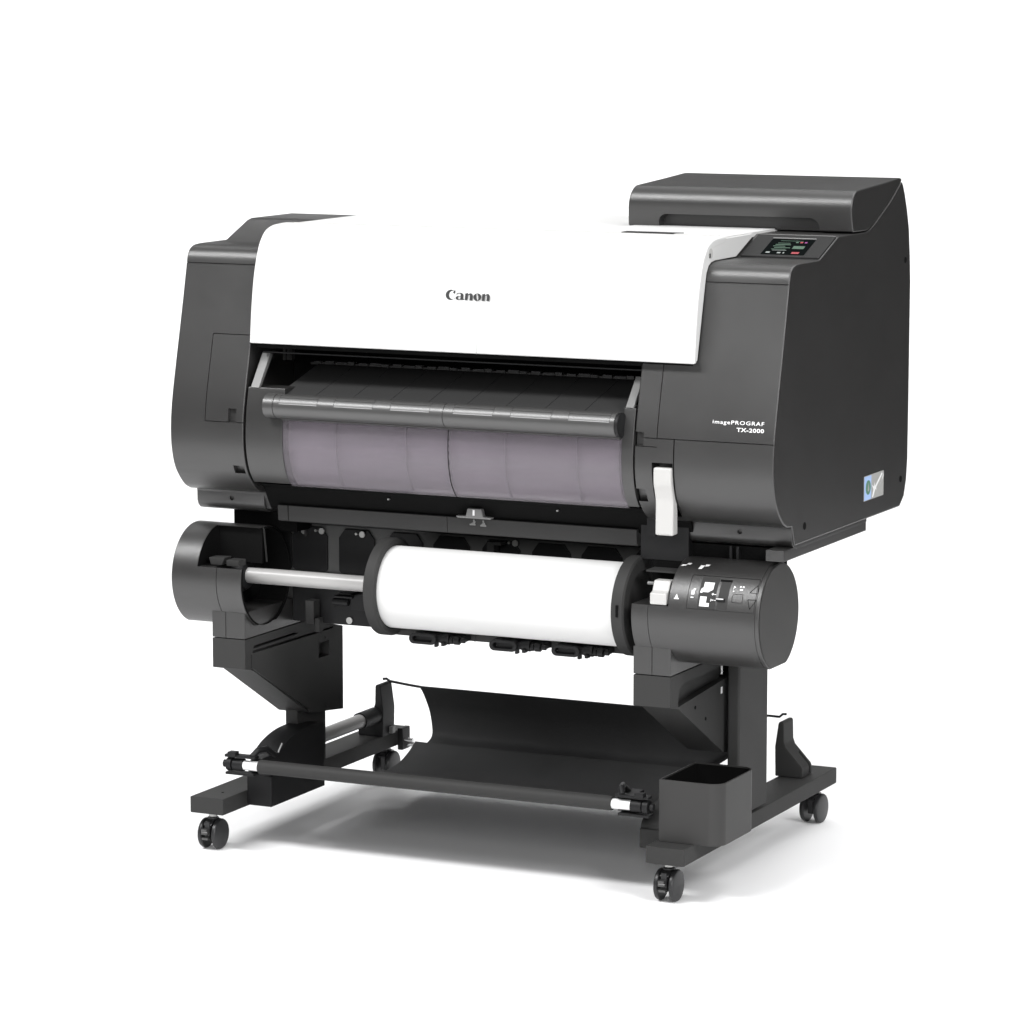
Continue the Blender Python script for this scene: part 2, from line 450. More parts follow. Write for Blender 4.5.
# side marks on the right flank
obj('screw_hole', MB().lathe([(0, .0052), (.0012, .0052)], (1.1093, .573, 1.024), 'x', 20), 'void', rc)
obj('screw_hole', MB().lathe([(0, .0058), (.0012, .0058)], (1.1093, .565, .644), 'x', 20), 'void', rc)
obj('screw_hole', MB().lathe([(0, .0062), (.0012, .0062)], (1.1093, .102, .623), 'x', 20), 'void', rc)
st = MB().box(1.1099, 1.1104, .380, .477, .6275, .6700)
stk = obj('sticker', st, 'film', rc)
rmap = lambda u, v, o: (1.1104 + o, u, v)
decal('sticker_panel', [[(.381, .6285), (.415, .6285), (.415, .669), (.381, .669)]], rmap, 'blue', stk, .0002)
decal('sticker_roundel', [[(.400 + .0125 * math.cos(R(a)), .6495 + .0125 * math.sin(R(a))) for a in range(0, 360, 15)]], rmap, 'green', stk, .0004)
decal('sticker_emblem', [[(.396, .645), (.4, .658), (.4045, .645), (.4, .642)]], rmap, 'film', stk, .0006)
decal('sticker_star', [[(.418, .630), (.4245, .630), (.436, .643), (.4405, .6395), (.439, .645), (.470, .6650), (.466, .668), (.434, .6485), (.432, .656), (.428, .648), (.417, .652), (.425, .643)],
                       [(.455, .645), (.475, .660), (.475, .668), (.466, .654)]], rmap, 'mark', stk, .0004)

# ---- opening: cheeks, bars, paper guide, ejection tube and smoked window
def cheek(x0, x1, z0, z1, name='window_cheek'):
    return obj(name, MB().prism(front_band(z0, z1, 0, .045), x0, x1), 'case', T, .0012)
cheek(.1475, .2188, .653, .8180)
cheek(.8455, .8660, .653, .8170)
for x0, x1, zt in ((.1530, .1690, .870), (.8480, .8620, .861)):
    obj('guide_bar', MB().prism([(-.0275, .8175), (-.0200, .8165), (.024, zt), (.014, zt + .003)], x0, x1), 'bar', T, .001)
# black eject guide sloping back from the tube
eg = MB()
for i in range(9):
    a = .205 + i * .0712; c = a + .0700
    eg.prism([(-.030, .8065), (.118, .8465), (.118, .8425), (-.030, .8000)], a, min(c, .8450))
guide = obj('eject_guide', eg, 'eject', T)
obj('guide_underlay', MB().prism([(-.028, .8015), (.118, .8415), (.118, .838), (-.028, .797)], .200, .850), 'void', guide)
sr = MB()
for i in range(30):
    x = .20 + i * .0218
    sr.box(x, x + .0125 + .004 * (i % 3), .112, .122, .847, .8515 + .0012 * (i % 2))
sr.box(.19, .866, .118, .126, .845, .849)
obj('pinch_comb', sr, 'tube', guide)
obj('carriage_stop', MB().box(.148, .166, .095, .105, .853, .872).box(.152, .156, .09, .095, .853, .880), 'steel', T)
# tube: segments with shallow label recesses
tu = MB(); TY, TZ, TR = -.0400, .7900, .0205
def arc_prof(r, a0, a1, n):
    return [(TY + r * math.cos(R(a0 + (a1 - a0) * k / n)), TZ + r * math.sin(R(a0 + (a1 - a0) * k / n))) for k in range(n + 1)]
cutt = MB()
for x in (.2130, .5330):
    cutt.prism(arc_prof(TR - .0012, 80, 290, 30) + arc_prof(TR + .004, 290, 80, 30), x - .0007, x + .0007)
for x0 in (.2240, .3290, .4350, .5510, .6560, .7600):
    w_ = .0740
    for a0, a1 in ((129, 131.5), (160, 163)):
        cutt.prism(arc_prof(TR - .0007, a0, a1, 2) + arc_prof(TR + .003, a1, a0, 2), x0, x0 + w_)
    for xx in (x0, x0 + w_ - .0008):
        cutt.prism(arc_prof(TR - .0006, 100, 163, 8) + arc_prof(TR + .003, 163, 100, 8), xx, xx + .0008)
tub = obj('eject_tube', MB().lathe([(0, TR - .002), (.001, TR), (.6490, TR), (.6500, TR - .002)], (.1925, TY, TZ), 'x', 72), 'tube', T, 0, 2, cutt, 40)
for x0 in (.2240, .3290, .4350, .5510, .6560, .7600):
    obj('label_slot', MB().prism(arc_prof(TR - .0004, 161, 164, 2) + arc_prof(TR + .0003, 164, 161, 2), x0 + .001, x0 + .073), 'seam', tub)
obj('tube_end', MB().lathe([(0, .0195), (.006, .0205), (.0075, .0175)], (.8415, TY, TZ), 'x', 40), 'black', T)
obj('window_rail', MB().prism([(-.047, .7730), (-.0480, .7690), (-.0370, .7655), (-.030, .770)], .2210, .8450), 'tube', T, .0006)
# the sheet
def wprof(off, th, z0, z1):
    zs = [z0 + (z1 - z0) * i / 22 for i in range(23)]
    return [(S(z) + off, z) for z in zs] + [(S(z) + off + th, z) for z in reversed(zs)]
cut = MB()
cut.prism(wprof(-.01, .0125, .64, .78), .5330, .5342)
wn = obj('smoked_window', MB().prism(wprof(.0015, .002, .6495, .7665), .2190, .8448), 'window', T, 0, 2, None, 40)
wb = MB().prism(wprof(.012, .004, .660, .7660), .2360, .8360)
wb.prism(wprof(.018, .004, .6500, .7660), .2212, .8448, 1)
for x in (.3180, .4500, .6330, .7630):
    wb.prism(wprof(.0037, .006, .655, .766), x - .0009, x + .0009, 2)
wb.prism(wprof(.0035, .006, .655, .766), .5310, .5325, 2)
obj('inner_guide', wb, ['winback', 'guide', 'void'], wn)
obj('window_join', MB().prism(wprof(.0005, .0012, .6497, .7662), .5310, .5322), 'void', wn)

# ---- under the window
obj('front_valance', MB().prism([(.006, .6488), (.040, .6480), (.075, .60), (.055, .600), (.030, .640)], .1440, .9360), 'void', T)
obj('valance_fastener', MB().box(.155, .180, .048, .053, .636, .6385), 'steel', T); obj('valance_fastener', MB().box(.205, .209, .045, .05, .634, .640), 'steel', T)
for x in (.385, .700): obj('valance_screw', MB().lathe([(0, .0015), (.006, .0015)], (x, .030, .632), 'y', 12), 'bolt', T)
bmn = MB().prism([(.0425, .6075), (.0445, .5810), (.0530, .5785), (.110, .5785), (.110, .6075)], .1640, .8380)
cut = MB().box(.4895, .4905, .03, .046, .57, .62).box(.1835, .1860, .03, .046, .57, .62)
bm_ = obj('front_beam', bmn, 'steel', T, .0008, 2, cut)
lv = MB().prism([(.515, .6090), (.577, .6090), (.5795, .6125), (.5630, .6130), (.5600, .6260), (.5340, .6260), (.5310, .6130), (.512, .6125)], .030, .0415, axis='y')
obj('lever_knob', lv, 'bar', T, .0015)
obj('knob_highlight', MB().box(.5445, .5480, .0292, .0300, .6145, .6240), 'mark', T)
bmap = lambda u, v, o: (u, .0430 - .0008 - o, v)
decal('lever_symbol', [[(.5330, .5960), (.5440, .5960), (.5440, .5985), (.5330, .5985)], [(.5350, .5987), (.5430, .5987), (.5445, .6035), (.5370, .6000)], [(.5395, .6020), (.5425, .6020), (.5425, .6060), (.5395, .6060)],
                       [(.5530, .5950), (.5640, .5950), (.5640, .5978), (.5530, .5978)], [(.5545, .5980), (.5625, .5980), (.5610, .6020), (.5560, .6000)], [(.5570, .6015), (.5600, .6015), (.5600, .6055), (.5570, .6055)]], bmap, 'bar', bm_, .0008)
# feed lever at the right
lev = smooth_path([(-.0425, .7245), (-.0425, .700), (-.0375, .685), (-.0330, .670), (-.0325, .655), (-.0330, .635), (-.0330, .6130)], 4)
lv2 = [(y, z) for y, z in lev] + [(-.012, .6135), (-.013, .650), (-.016, .672), (-.024, .690), (-.030, .7245)]
obj('feed_lever', MB().prism(lv2, .9035, .9350), 'lever', T, .003, 3)
obj('lever_arm', MB().prism([(-.01, .70), (.03, .70), (.03, .655), (-.008, .66)], .905, .9335), 'black', T)
obj('lever_bracket', MB().box(.845, .93, .045, .06, .560, .652).box(.86, .875, .035, .0449, .60, .63), 'black', T)

# ---- back frame behind the paper roll (carries the casing)
fr = MB().box(.060, .865, .2455, .2600, .385, .600)
fr.box(.134, .865, .1500, .2455, .3865, .3960).box(.134, .865, .1500, .2455, .560, .578)
frm = obj('rear_frame', fr, 'black', T, .001)
pl = MB()
def web(x0, x1, zt, zb):   # dark cover plates with cut corners, lighter web shows between them
    pl.prism([(x0 + .012, zt), (x1 - .012, zt), (x1, zt - .016), (x1, zb + .004), (x1 - .004, zb), (x0 + .004, zb), (x0, zb + .004), (x0, zt - .016)], .1490, .1530, axis='y')
for x0, x1 in ((.065, .132), (.134, .203), (.226, .296), (.319, .390), (.410, .480), (.504, .575), (.598, .670), (.690, .765), (.785, .86)): web(x0, x1, .556, .478)
obj('cover_plate', pl, 'black', T, .001)
obj('web_panel', MB().box(.060, .865, .1540, .1570, .3965, .5595), 'web', T)
obj('lower_panel', MB().box(.1345, .865, .1470, .1538, .3870, .476), 'black', T, .001)
for x, z in ((.147, .5480), (.182, .5500), (.262, .5490), (.556, .553), (.845, .545)):
    obj('frame_bolt', MB().lathe([(0, .0055), (.003, .0055), (.0045, .0035)], (x + .012, .1445, z), 'y', 16).lathe([(0, .0022), (.004, .0022)], (x, .1450, z), 'y', 12), 'bolt', T)
obj('frame_bolt', MB().lathe([(0, .006), (.004, .005)], (.2490, .1425, .3960), 'y', 16), 'bolt', T)
obj('cable_clip', MB().box(.1625, .1665, .140, .149, .540, .558), 'steel', T)
obj('cable_clip', MB().box(.176, .192, .118, .14, .390, .43).box(.195, .203, .118, .132, .376, .400, 1), ['steel', 'bar'], T)
obj('sensor_bracket', MB().box(.527, .540, .120, .140, .538, .556).box(.541, .554, .118, .14, .552, .557), 'steel', T)

# paper guide feet under the roll
def guide_foot(x):
    m = MB()
    m.box(x, x + .098, .040, .074, .3945, .4050)
    ring_o = rrect(x + .001, x + .052, .3890, .4075, .0090, 6); ring_i = rrect(x + .008, x + .045, .3935, .4030, .0045, 6)
    k = len(ring_o)
    vs = [(a, y, z) for y in (.024, .036) for a, z in ring_o] + [(a, y, z) for y in (.024, .036) for a, z in ring_i]
    fs = []
    for i in range(k):
        j = (i + 1) % k
        fs += [(i, j, k + j, k + i), (2 * k + i, 3 * k + i, 3 * k + j, 2 * k + j), (i, 2 * k + i, 2 * k + j, j), (k + i, k + j, 3 * k + j, 3 * k + i)]
    m.add(vs, fs)
    m.box(x + .010, x + .046, .032, .040, .3925, .4040)
    m.lathe([(0, .0090), (.016, .0090)], (x + .056, .040, .3985), 'x', 18)
    m.lathe([(0, .0060), (.006, .0060)], (x + .074, .036, .3975), 'x', 16)
    m.lathe([(0, .0075), (.010, .0075)], (x + .082, .036, .3985), 'x', 16)
    m.lathe([(0, .0045), (.008, .0045)], (x + .094, .036, .3990), 'x', 16, 1)
    m.box(x + .046, x + .051, .030, .040, .3850, .3945)
    m.box(x + .060, x + .066, .028, .040, .3880, .3945)
    m.box(x + .048, x + .060, .033, .040, .3925, .4040)
    return m
gf0 = obj('guide_foot', guide_foot(.425), ['black', 'guide'], T, .0010)
for dx in (.151, .266):
    c = gf0.copy(); COL.objects.link(c); c.location.x += dx; c.parent = T
obj('guide_rail', MB().box(.36, .815, .066, .082, .3935, .4050).box(.530, .532, .0645, .066, .393, .4055, 1), ['steel', 'void'], T, .0008)
obj('media_sensor', MB().box(.262, .300, .085, .120, .4400, .4500).box(.262, .300, .080, .115, .4525, .4560, 1).box(.256, .292, .072, .110, .4480, .4515, 1).lathe([(0, .0065), (.030, .0065)], (.252, .080, .4400), 'x', 14, 1).box(.285, .315, .08, .125, .428, .456), ['black', 'bolt'], T, .0008)

# ---- roll unit housings
CY, CZ, CR = .050, .480, .0885
def circ(r, a0=0, a1=360, n=72, y=CY, z=CZ):
    return [(y + r * math.cos(R(a0 + (a1 - a0) * k / n)), z + r * math.sin(R(a0 + (a1 - a0) * k / n))) for k in range(n + (0 if a1 - a0 == 360 else 1))]
FLAT = .3985
def housing_prof():
    return [(y, max(z, FLAT)) for y, z in circ(CR, 0, 360, 96)]
def dedupe(p):
    out = []
    for q in p:
        if not out or (abs(q[0] - out[-1][0]) + abs(q[1] - out[-1][1])) > 1e-4: out.append(q)
    # drop colinear run on the flat
    res = [q for i, q in enumerate(out) if not (abs(q[1] - FLAT) < 1e-5 and abs(out[i - 1][1] - FLAT) < 1e-5 and abs(out[(i + 1) % len(out)][1] - FLAT) < 1e-5)]
    return res
HP = dedupe(housing_prof())
cut = MB().box(.0485, .25, -.10, .0440, .5035, .5665)
cut.prism(circ(.0845, 0, 360, 64), .0790, .25)
cut.prism([(y, z) for y, z in (circ(CR + .003, 130, 235, 20) + circ(CR - .002, 235, 130, 20))], .0868, .0880)
hl = obj('roll_housing', MB().prism(HP, -.0015, .1360), 'case', T, .0014, 2, cut)
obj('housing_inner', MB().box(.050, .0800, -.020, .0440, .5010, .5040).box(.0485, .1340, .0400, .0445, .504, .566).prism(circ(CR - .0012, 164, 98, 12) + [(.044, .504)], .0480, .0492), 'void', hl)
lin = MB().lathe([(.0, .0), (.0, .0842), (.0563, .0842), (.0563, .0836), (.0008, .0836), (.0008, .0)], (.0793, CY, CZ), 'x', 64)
obj('housing_shade_skin', lin, 'void', hl, 0, 2, MB().box(.0485, .25, -.10, .0440, .5035, .5665))  # added black skin: shade inside the open housing end as colour
obj('spindle_holder', MB().prism([(.062, .5045), (.083, .5045), (.090, .5180), (.058, .5170)], -.012, .012, axis='y').box(.094, .118, -.014, .012, .5045, .5150), 'steel', hl, .001)
obj('holder_rim', MB().box(.060, .1365, .0425, .0455, .5645, .5675).prism([(.0455, .566), (.0425, .566), (.052, .505), (.055, .505)], .1350, .1368), 'steel', hl)
hb = MB().prism([(-.0200, .4265), (-.0200, .3800), (.20, .3800), (.20, .4265)], .0680, .1325)
cut = MB().box(.0945, .0957, -.03, -.0175, .37, .44)
obj('housing_foot', hb, 'case', T, .0012, 2, cut)
def annulus(r0, r1, x0, x1, n=96):
    m = MB(); vs = [(x, CY + r * math.cos(2 * PI * k / n), CZ + r * math.sin(2 * PI * k / n)) for x in (x0, x1) for r in (r0, r1) for k in range(n)]
    fs = []
    for k in range(n):
        j = (k + 1) % n
        fs += [(k, j, n + j, n + k), (2 * n + k, 3 * n + k, 3 * n + j, 2 * n + j), (n + k, n + j, 3 * n + j, 3 * n + k), (k, 2 * n + k, 2 * n + j, j)]
    return m.add(vs, fs)
obj('dark_rim_cover', annulus(.0838, .0870, .1361, .1369), 'void', hl, 0, 2, MB().box(.0485, .25, -.10, .0440, .5035, .5665).box(.10, .2, -.1, .3, .3, FLAT + .001))  # black ring added over the grey end edge to keep it dark
obj('spindle_hub', MB().lathe([(0, .030), (.010, .030), (.0200, .024), (.022, .017)], (.0800, CY, CZ), 'x', 40), 'black', hl)

cut = MB().box(.80, .9290, -.10, .0500, .4985, .5690)
cut.prism(circ(CR + .003, 130, 262, 24) + circ(CR - .0015, 262, 130, 24), .8934, .8944)
cut.prism(circ(CR + .003, 95, 262, 24) + circ(CR - .0012, 262, 95, 24), 1.0795, 1.0803)
FU = lambda u: .9605 + (u - .944) * .93
FV = lambda v: .5230 + (v - .5225) * .85
def cyl_patch(mb, x0, x1, z0, z1, out, deep, mi=0, n=8):
    if x1 - x0 > .002: x0, x1 = FU(x0), FU(x1)
    else: x0, x1 = FU((x0 + x1) / 2) - (x1 - x0) / 2, FU((x0 + x1) / 2) + (x1 - x0) / 2
    if z1 - z0 > .0015: z0, z1 = FV(z0), FV(z1)
    else: z0, z1 = FV((z0 + z1) / 2) - (z1 - z0) / 2, FV((z0 + z1) / 2) + (z1 - z0) / 2
    a0 = 180 - math.degrees(math.asin((z0 - CZ) / CR)); a1 = 180 - math.degrees(math.asin(min(.999, (z1 - CZ) / CR)))
    return mb.prism(circ(CR + out, a0, a1, n) + circ(CR - deep, a1, a0, n), x0, x1, mi)
# outline of the key field and its buttons
def patch_frame(mb, x0, x1, z0, z1, w=.0009, deep=.0012):
    cyl_patch(mb, x0, x1, z0 - w / 2, z0 + w / 2, .003, deep, n=2); cyl_patch(mb, x0, x1, z1 - w / 2, z1 + w / 2, .003, deep, n=2)
    cyl_patch(mb, x0 - w / 2, x0 + w / 2, z0, z1, .003, deep); cyl_patch(mb, x1 - w / 2, x1 + w / 2, z0, z1, .003, deep)
patch_frame(cut, .9440, 1.0700, .4930, .5520)
patch_frame(cut, 1.0270, 1.0460, .5100, .5250)
hr = obj('roll_housing', MB().prism(HP, .8640, 1.0870), 'case', T, .0014, 2, cut)
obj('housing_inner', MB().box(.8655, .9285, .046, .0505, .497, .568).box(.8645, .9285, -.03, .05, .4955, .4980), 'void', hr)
obj('roll_latch', MB().prism([(-.036, .4995), (.0, .4995), (.0, .5370), (-.018, .5370), (-.026, .5210), (-.036, .5180)], .8960, .9250), 'lever', hr, .002, 3)
obj('latch_pin', MB().lathe([(0, .003), (.014, .003)], (.8820, -.01, .5300), 'x', 12), 'bar', hr)
obj('latch_cover', MB().box(.8700, .9280, .010, .044, .5450, .5480).box(.868, .925, .046, .07, .567, .5695), 'steel', hr)
hb = MB().prism([(-.0200, .4265), (-.0200, .3800), (.20, .3800), (.20, .4265)], .8605, .9270)
cut = MB().box(.8934, .8946, -.03, -.0175, .37, .44)
obj('housing_foot', hb, 'case', T, .0012, 2, cut)
obj('end_cap', MB().prism(dedupe([(y, max(z, FLAT + .001)) for y, z in circ(CR - .002, 0, 360, 96)]), 1.0871, 1.0882), 'matte', hr, .0006)
ff = MB(); cyl_patch(ff, .9640, .9960, .4945, .5500, .0004, .002)
cyl_patch(ff, 1.0010, 1.0190, .4960, .5440, .0003, .002)
kf = obj('switch_field', ff, 'steel', hr)
cmap = lambda u, v, o: (FU(u), CY - math.sqrt(max(1e-9, (CR + o) ** 2 - (FV(v) - CZ) ** 2)), FV(v))
def quad(x0, x1, z0, z1): return [(x0, z0), (x1, z0), (x1, z1), (x0, z1)]
decal('paper_symbol', [quad(.9705, .9810, .5250, .5420), [(.9810, .5250), (.9890, .5300), (.9890, .5420), (.9812, .5420)], [(.9660, .5235), (.9705, .5235), (.9705, .5330), (.9670, .5300)],
                       quad(.9680, .9800, .5060, .5170), quad(.9680, .9860, .4990, .5058)], cmap, 'mark', kf, .0010)
decal('switch_number', [quad(.9885, .9925, .5215, .5230), quad(.9900, .9912, .5200, .5245), quad(.9930, .9970, .5215, .5225),
                        quad(.9895, .9935, .5110, .5125), quad(.9880, .9890, .5090, .5140), quad(.9945, .9985, .5110, .5122)], cmap, 'mark', kf, .0012)
sw = MB(); cyl_patch(sw, .9985, 1.0140, .5100, .5150, .0035, .002)
obj('slide_switch', sw, 'black', kf, .0006)
sw = MB(); cyl_patch(sw, .9990, 1.0125, .5128, .5140, .0040, .0)
obj('switch_mark', sw, 'mark', kf)
sw = MB(); cyl_patch(sw, .9980, 1.0200, .5445, .5475, .0008, .001)
obj('slide_slot', sw, 'void', kf)
decal('housing_symbol', [quad(.9500, .9560, .5190, .5270), [(.9530, .9) and (.9530, .5270), (.9575, .5270), (.9575, .5300), (.9530, .5300)], quad(.9500, .9555, .5130, .5150)], cmap, 'mark', hr, .0008)
decal('lock_symbol', [quad(.9215, .9260, .5111, .5150), quad(.9195, .9285, .5085, .5110), quad(.9228, .9245, .5151, .5175)], cmap, 'mark', hr, .0008)
decal('button_symbol', [quad(1.0260, 1.0270, .5330, .5390), [(1.0272, .5350), (1.0300, .5370), (1.0272, .5390)], quad(1.0262, 1.0285, .5290, .5310),
                        quad(1.0370, 1.0400, .5370, .5395), quad(1.0420, 1.0455, .5370, .5395), quad(1.0380, 1.0440, .5320, .5345)], cmap, 'mark', hr, .0008)
tmap = lambda u, v, o: (u, v, CZ + math.sqrt((CR + o) ** 2 - (v - CY) ** 2))
decal('top_symbol', [[(.932, .0080), (.940, .0090), (.942, .0120), (.934, .0120)], [(.940, .0125), (.947, .0125), (.949, .017), (.943, .017)],
                     [(.964, .0040), (.970, .0040), (.973, .0130), (.966, .0130)], [(.9735, .010), (.980, .012), (.981, .016), (.9735, .016)]], tmap, 'mark', hr, .0010)
tri = MB()
for pts in ([(1.0570, .5290), (1.0730, .5290), (1.0690, .5425)], [(1.0560, .5170), (1.0720, .5170), (1.0615, .5000)]):
    for (a, b_) in zip(pts, pts[1:] + pts[:1]):
        L_ = [Vector(cmap(a[0] + (b_[0] - a[0]) * t / 5, a[1] + (b_[1] - a[1]) * t / 5, .0002)) for t in range(6)]
        tri.tube(L_, .00045, 6)
obj('arrow_button', tri, 'void', hr)

# ---- arms that carry the housings
def arm(x0, x1, mirror):
    P_ = [(-.0200, .3785), (-.0200, .3270), (.0150, .3190), (.2110, .2100), (.3370, .1950), (.3370, .3480), (.210, .3785)]
    c = MB()
    if mirror:   # right arm: long recess on its outer flank
        c.prism([(.012, .3300), (.016, .3500), (.034, .3600), (.26, .3600), (.26, .3440), (.205, .3360), (.040, .3250), (.014, .3230)], x1 - .012, x1 + .02)
    else:
        c.prism([(.004, .3560), (.30, .3530), (.30, .3490), (.010, .3510)], x1 - .006, x1 + .02); c.prism([(.012, .3640), (.16, .3640), (.17, .3600), (.010, .3590)], x1 - .010, x1 + .02); c.prism([(.0, .3500), (.004, .3500), (.004, .3260), (.210, .2160), (.210, .2110), (.0, .3230)], x1 - .004, x1 + .02)
        c.box(x1 - .015, x1 + .02, .246, .284, .3030, .3300)
    c.box(x0 + .022, x0 + .0232, -.03, -.0175, .35, .39) if False else None
    return obj('side_arm', MB().prism(P_, x0, x1), 'steel', T, .0012, 2, c)
al = arm(.0680, .1325, False); ar = arm(.8605, .9270, True)
for y, z in ((.130, .283), (.085, .310)): obj('arm_slot', MB().lathe([(0, .003), (.001, .003)], (.9268, y, z), 'x', 12), 'void', ar)
for z in (.336, .214): obj('arm_screw', MB().lathe([(0, .0025), (.001, .0025)], (.1324, .272, z), 'x', 12), 'steel', al)
obj('arm_label', MB().box(.9271, .9278, .196, .202, .347, .361), 'mark', ar); obj('arm_label', MB().box(.9271, .9278, .196, .202, .314, .325), 'mark', ar)

# ---- stand: posts, feet, covers, uprights
po = MB().box(.0850, .1100, .2050, .3120, .1000, .3700); pol = obj('stand_post', po, 'steel', T, .003, 2)
po = MB().box(.9350, .9570, .2060, .3370, .1000, .4200); por = obj('stand_post', po, 'steel', T, .004, 3)
def foot(x0, x1, bow):
    n_ = 6
    fr_ = [(x0 + (x1 - x0) * k / n_, -.0290 - bow * math.sin(PI * k / n_)) for k in range(n_ + 1)]
    return MB().prism(fr_ + [(x1, .6790), (x0, .6790)], .0675, .0965, axis='z')
fl = obj('stand_foot', foot(.0245, .0905, 0), 'steel', T, .002)
frr = obj('stand_foot', foot(.8880, .9570, .003), 'steel', T, .002)
obj('foot_screw', MB().lathe([(0, .0025), (.001, .0025)], (.062, .02, .0960), 'z', 10), 'void', fl)
def shroud(x0, x1, k=1):
    c = smooth_path([(.0600, .1250), (.0640, .1420), (.0820, .1610), (.1150, .1770), (.1600, .1870), (.2120, .1890)], 4)
    return MB().prism([(a, .07 + (z - .07) * k) for a, z in c + [(.2520, .1860), (.2520, .0700), (.0560, .0700), (.0560, .1250)]], x0, x1)
sl = obj('post_shroud', shroud(.0900, .1395), 'black', T, .002)
obj('shroud_rim', MB().tube([(.1400, .070, .138), (.1400, .074, .153), (.1400, .082, .166), (.1400, .094, .177)], .0014, 6), 'seam', sl)
obj('post_shroud', shroud(.8400, .8890, .60), 'steel', T, .002)

def upright(x0, s):     # s: +1 widens to +x, -1 to -x
    P_ = [(0, .0970), (-.001, .150), (.0050, .1920), (.0075, .1960), (.0140, .1960), (.0158, .1920), (.0165, .1600), (.0200, .1500), (.0500, .1180), (.0520, .1130), (.0520, .0970)]
    P_ = [(x0 + s * a, z) for a, z in P_]
    c = MB().prism([(x0 + s * .030, .10), (x0 + s * .06, .10), (x0 + s * .06, .15), (x0 + s * .030, .15)], .5920, .6000, axis='y')
    return obj('basket_upright', MB().prism(P_, .5600, .6080, axis='y'), 'black' if s < 0 else 'steel', T, .002, 2, c)
ul = upright(.0960, -1); ur = upright(.8840, 1)
obj('upright_block', MB().box(.0965, .108, .618, .650, .062, .104), 'black', ul, .002)
obj('upright_clip', MB().box(.0965, .1040, .5850, .5970, .1000, .1130), 'bar', ul, .001)
obj('upright_peg', MB().lathe([(0, .005), (.020, .005)], (.1085, .636, .072), 'x', 14).lathe([(0, .004), (.018, .004)], (.1085, .626, .082), 'x', 12), 'chrome', ul)
# brace rod at the left between shroud and upright
br = obj('brace_rod', MB().tube([(.0790, .290, .1370), (.0790, .555, .1370)], .0130, 28), 'alu', T)
obj('rod_collar', MB().tube([(.0790, .500, .1370), (.0790, .560, .1370)], .0160, 24), 'black', br)

# ---- casters
def caster(x, y, turn, first=None):
    if first is None:
        hs = MB().box(x - .0050, x + .0050, y - .022, y + .016, .018, .0510)
        hs.lathe([(0, .010), (.006, .010)], (x, y, .0500), 'z', 20)
        hs.prism(circ(.0280, 40, 140, 14, y, .0268) + circ(.0230, 140, 40, 14, y, .0268), x - .0080, x + .0080)
        h = obj('caster', hs, 'rubber', T, .0012)
        obj('stem', MB().lathe([(0, .0075), (.0100, .0075)], (x, y, .0575), 'z', 20), 'bolt', h)
        for s in (-1, 1):
            t0 = x + s * .0095
            pr = [(0, .0245), (s * .0015, .0266), (s * .0052, .0268), (s * .0076, .0255), (s * .0090, .0215), (s * .0096, .004)]
            wh = MB().lathe(pr, (t0, y, .0268), 'x', 40)
            obj('wheel', wh, 'rubber', h)
        bk = MB().box(x - .0075, x + .0035, y - .0300, y - .018, .0290, .0390).box(x - .006, x + .006, y - .0305, y - .018, .0200, .0240).lathe([(0, .0022), (.012, .0022)], (x - .006, y - .030, .033), 'x', 8)
        obj('brake_tab', bk, 'tube', h, .0008)
        return h
    h = first.copy(); COL.objects.link(h); h.parent = T
    h.location.x += x - caster.p[0]; h.location.y += y - caster.p[1]; h.rotation_euler.z = turn
    for ch in first.children:
        c = ch.copy(); COL.objects.link(c); c.parent = h
    return h
caster.p = (.0515, .004)
c0 = caster(.0515, .004, 0)
caster(.9160, .004, 0, c0); caster(.0600, .6450, R(180), c0); caster(.9270, .6450, R(176), c0)

# ---- front basket roller with its brackets
fz, fy = .1545, 0.0
roller = obj('basket_bar', MB().lathe([(0, .0115), (.001, .0122), (.6670, .0122), (.6680, .0115)], (.1480, fy, fz), 'x', 32), 'tube' if False else 'steel', T)
for x0, x1 in ((.1180, .1485), (.8155, .8500)):
    obj('bar_end', MB().lathe([(0, .0085), (x1 - x0, .0085)], (x0, fy, fz), 'x', 28), 'cap', roller)
def bracket(xc, s):
    m = MB()
    X_ = lambda a, b_: (min(xc + s * a, xc + s * b_), max(xc + s * a, xc + s * b_))
    a, b_ = X_(0, .020); m.lathe([(0, .0110), (b_ - a, .0110)], (a, fy, fz), 'x', 24)
    a, b_ = X_(.022, .032); m.lathe([(0, .0120), (b_ - a, .0120)], (a, fy, fz), 'x', 24)
    a, b_ = X_(.034, .040); m.lathe([(0, .0070), (b_ - a, .0060)], (a, fy, fz), 'x', 18, 1)
    a, b_ = X_(-.026, .034); m.box(a, b_, -.010, .006, fz + .0135, fz + .0185)
    a, b_ = X_(-.022, .034); m.box(a, b_, -.008, .012, fz - .0175, fz - .0130)
    a, b_ = X_(.010, .026); m.box(a, b_, -.014, .000, fz + .0160, fz + .0240)
    a, b_ = X_(-.030, -.008); m.box(a, b_, .010, .070, fz - .014, fz + .012)
    m.tube([(xc - s * .016, -.002, fz + .016), (xc - s * .022, .008, fz + .026), (xc - s * .028, .028, fz + .026), (xc - s * .030, .055, fz + .010)], .0055, 10)
    return obj('bar_bracket', m, ['black', 'tube'], T, .001)
bracket(.1175, -1); bracket(.8505, 1)

# ---- bin on the right foot
def bin_prof(d=0, z=0):
    return rrect(.8955 + d, 1.0060 - d, .0080 + d, .1620 - d, .024 - d, 8, (1, 0, 0, 1))
m = MB().prism(bin_prof(), .0968, .2010, axis='z')
cut = MB().prism(bin_prof(.0025), .1010, .23, axis='z')
obj('tool_bin', m, 'matte', T, .0008, 2, cut)

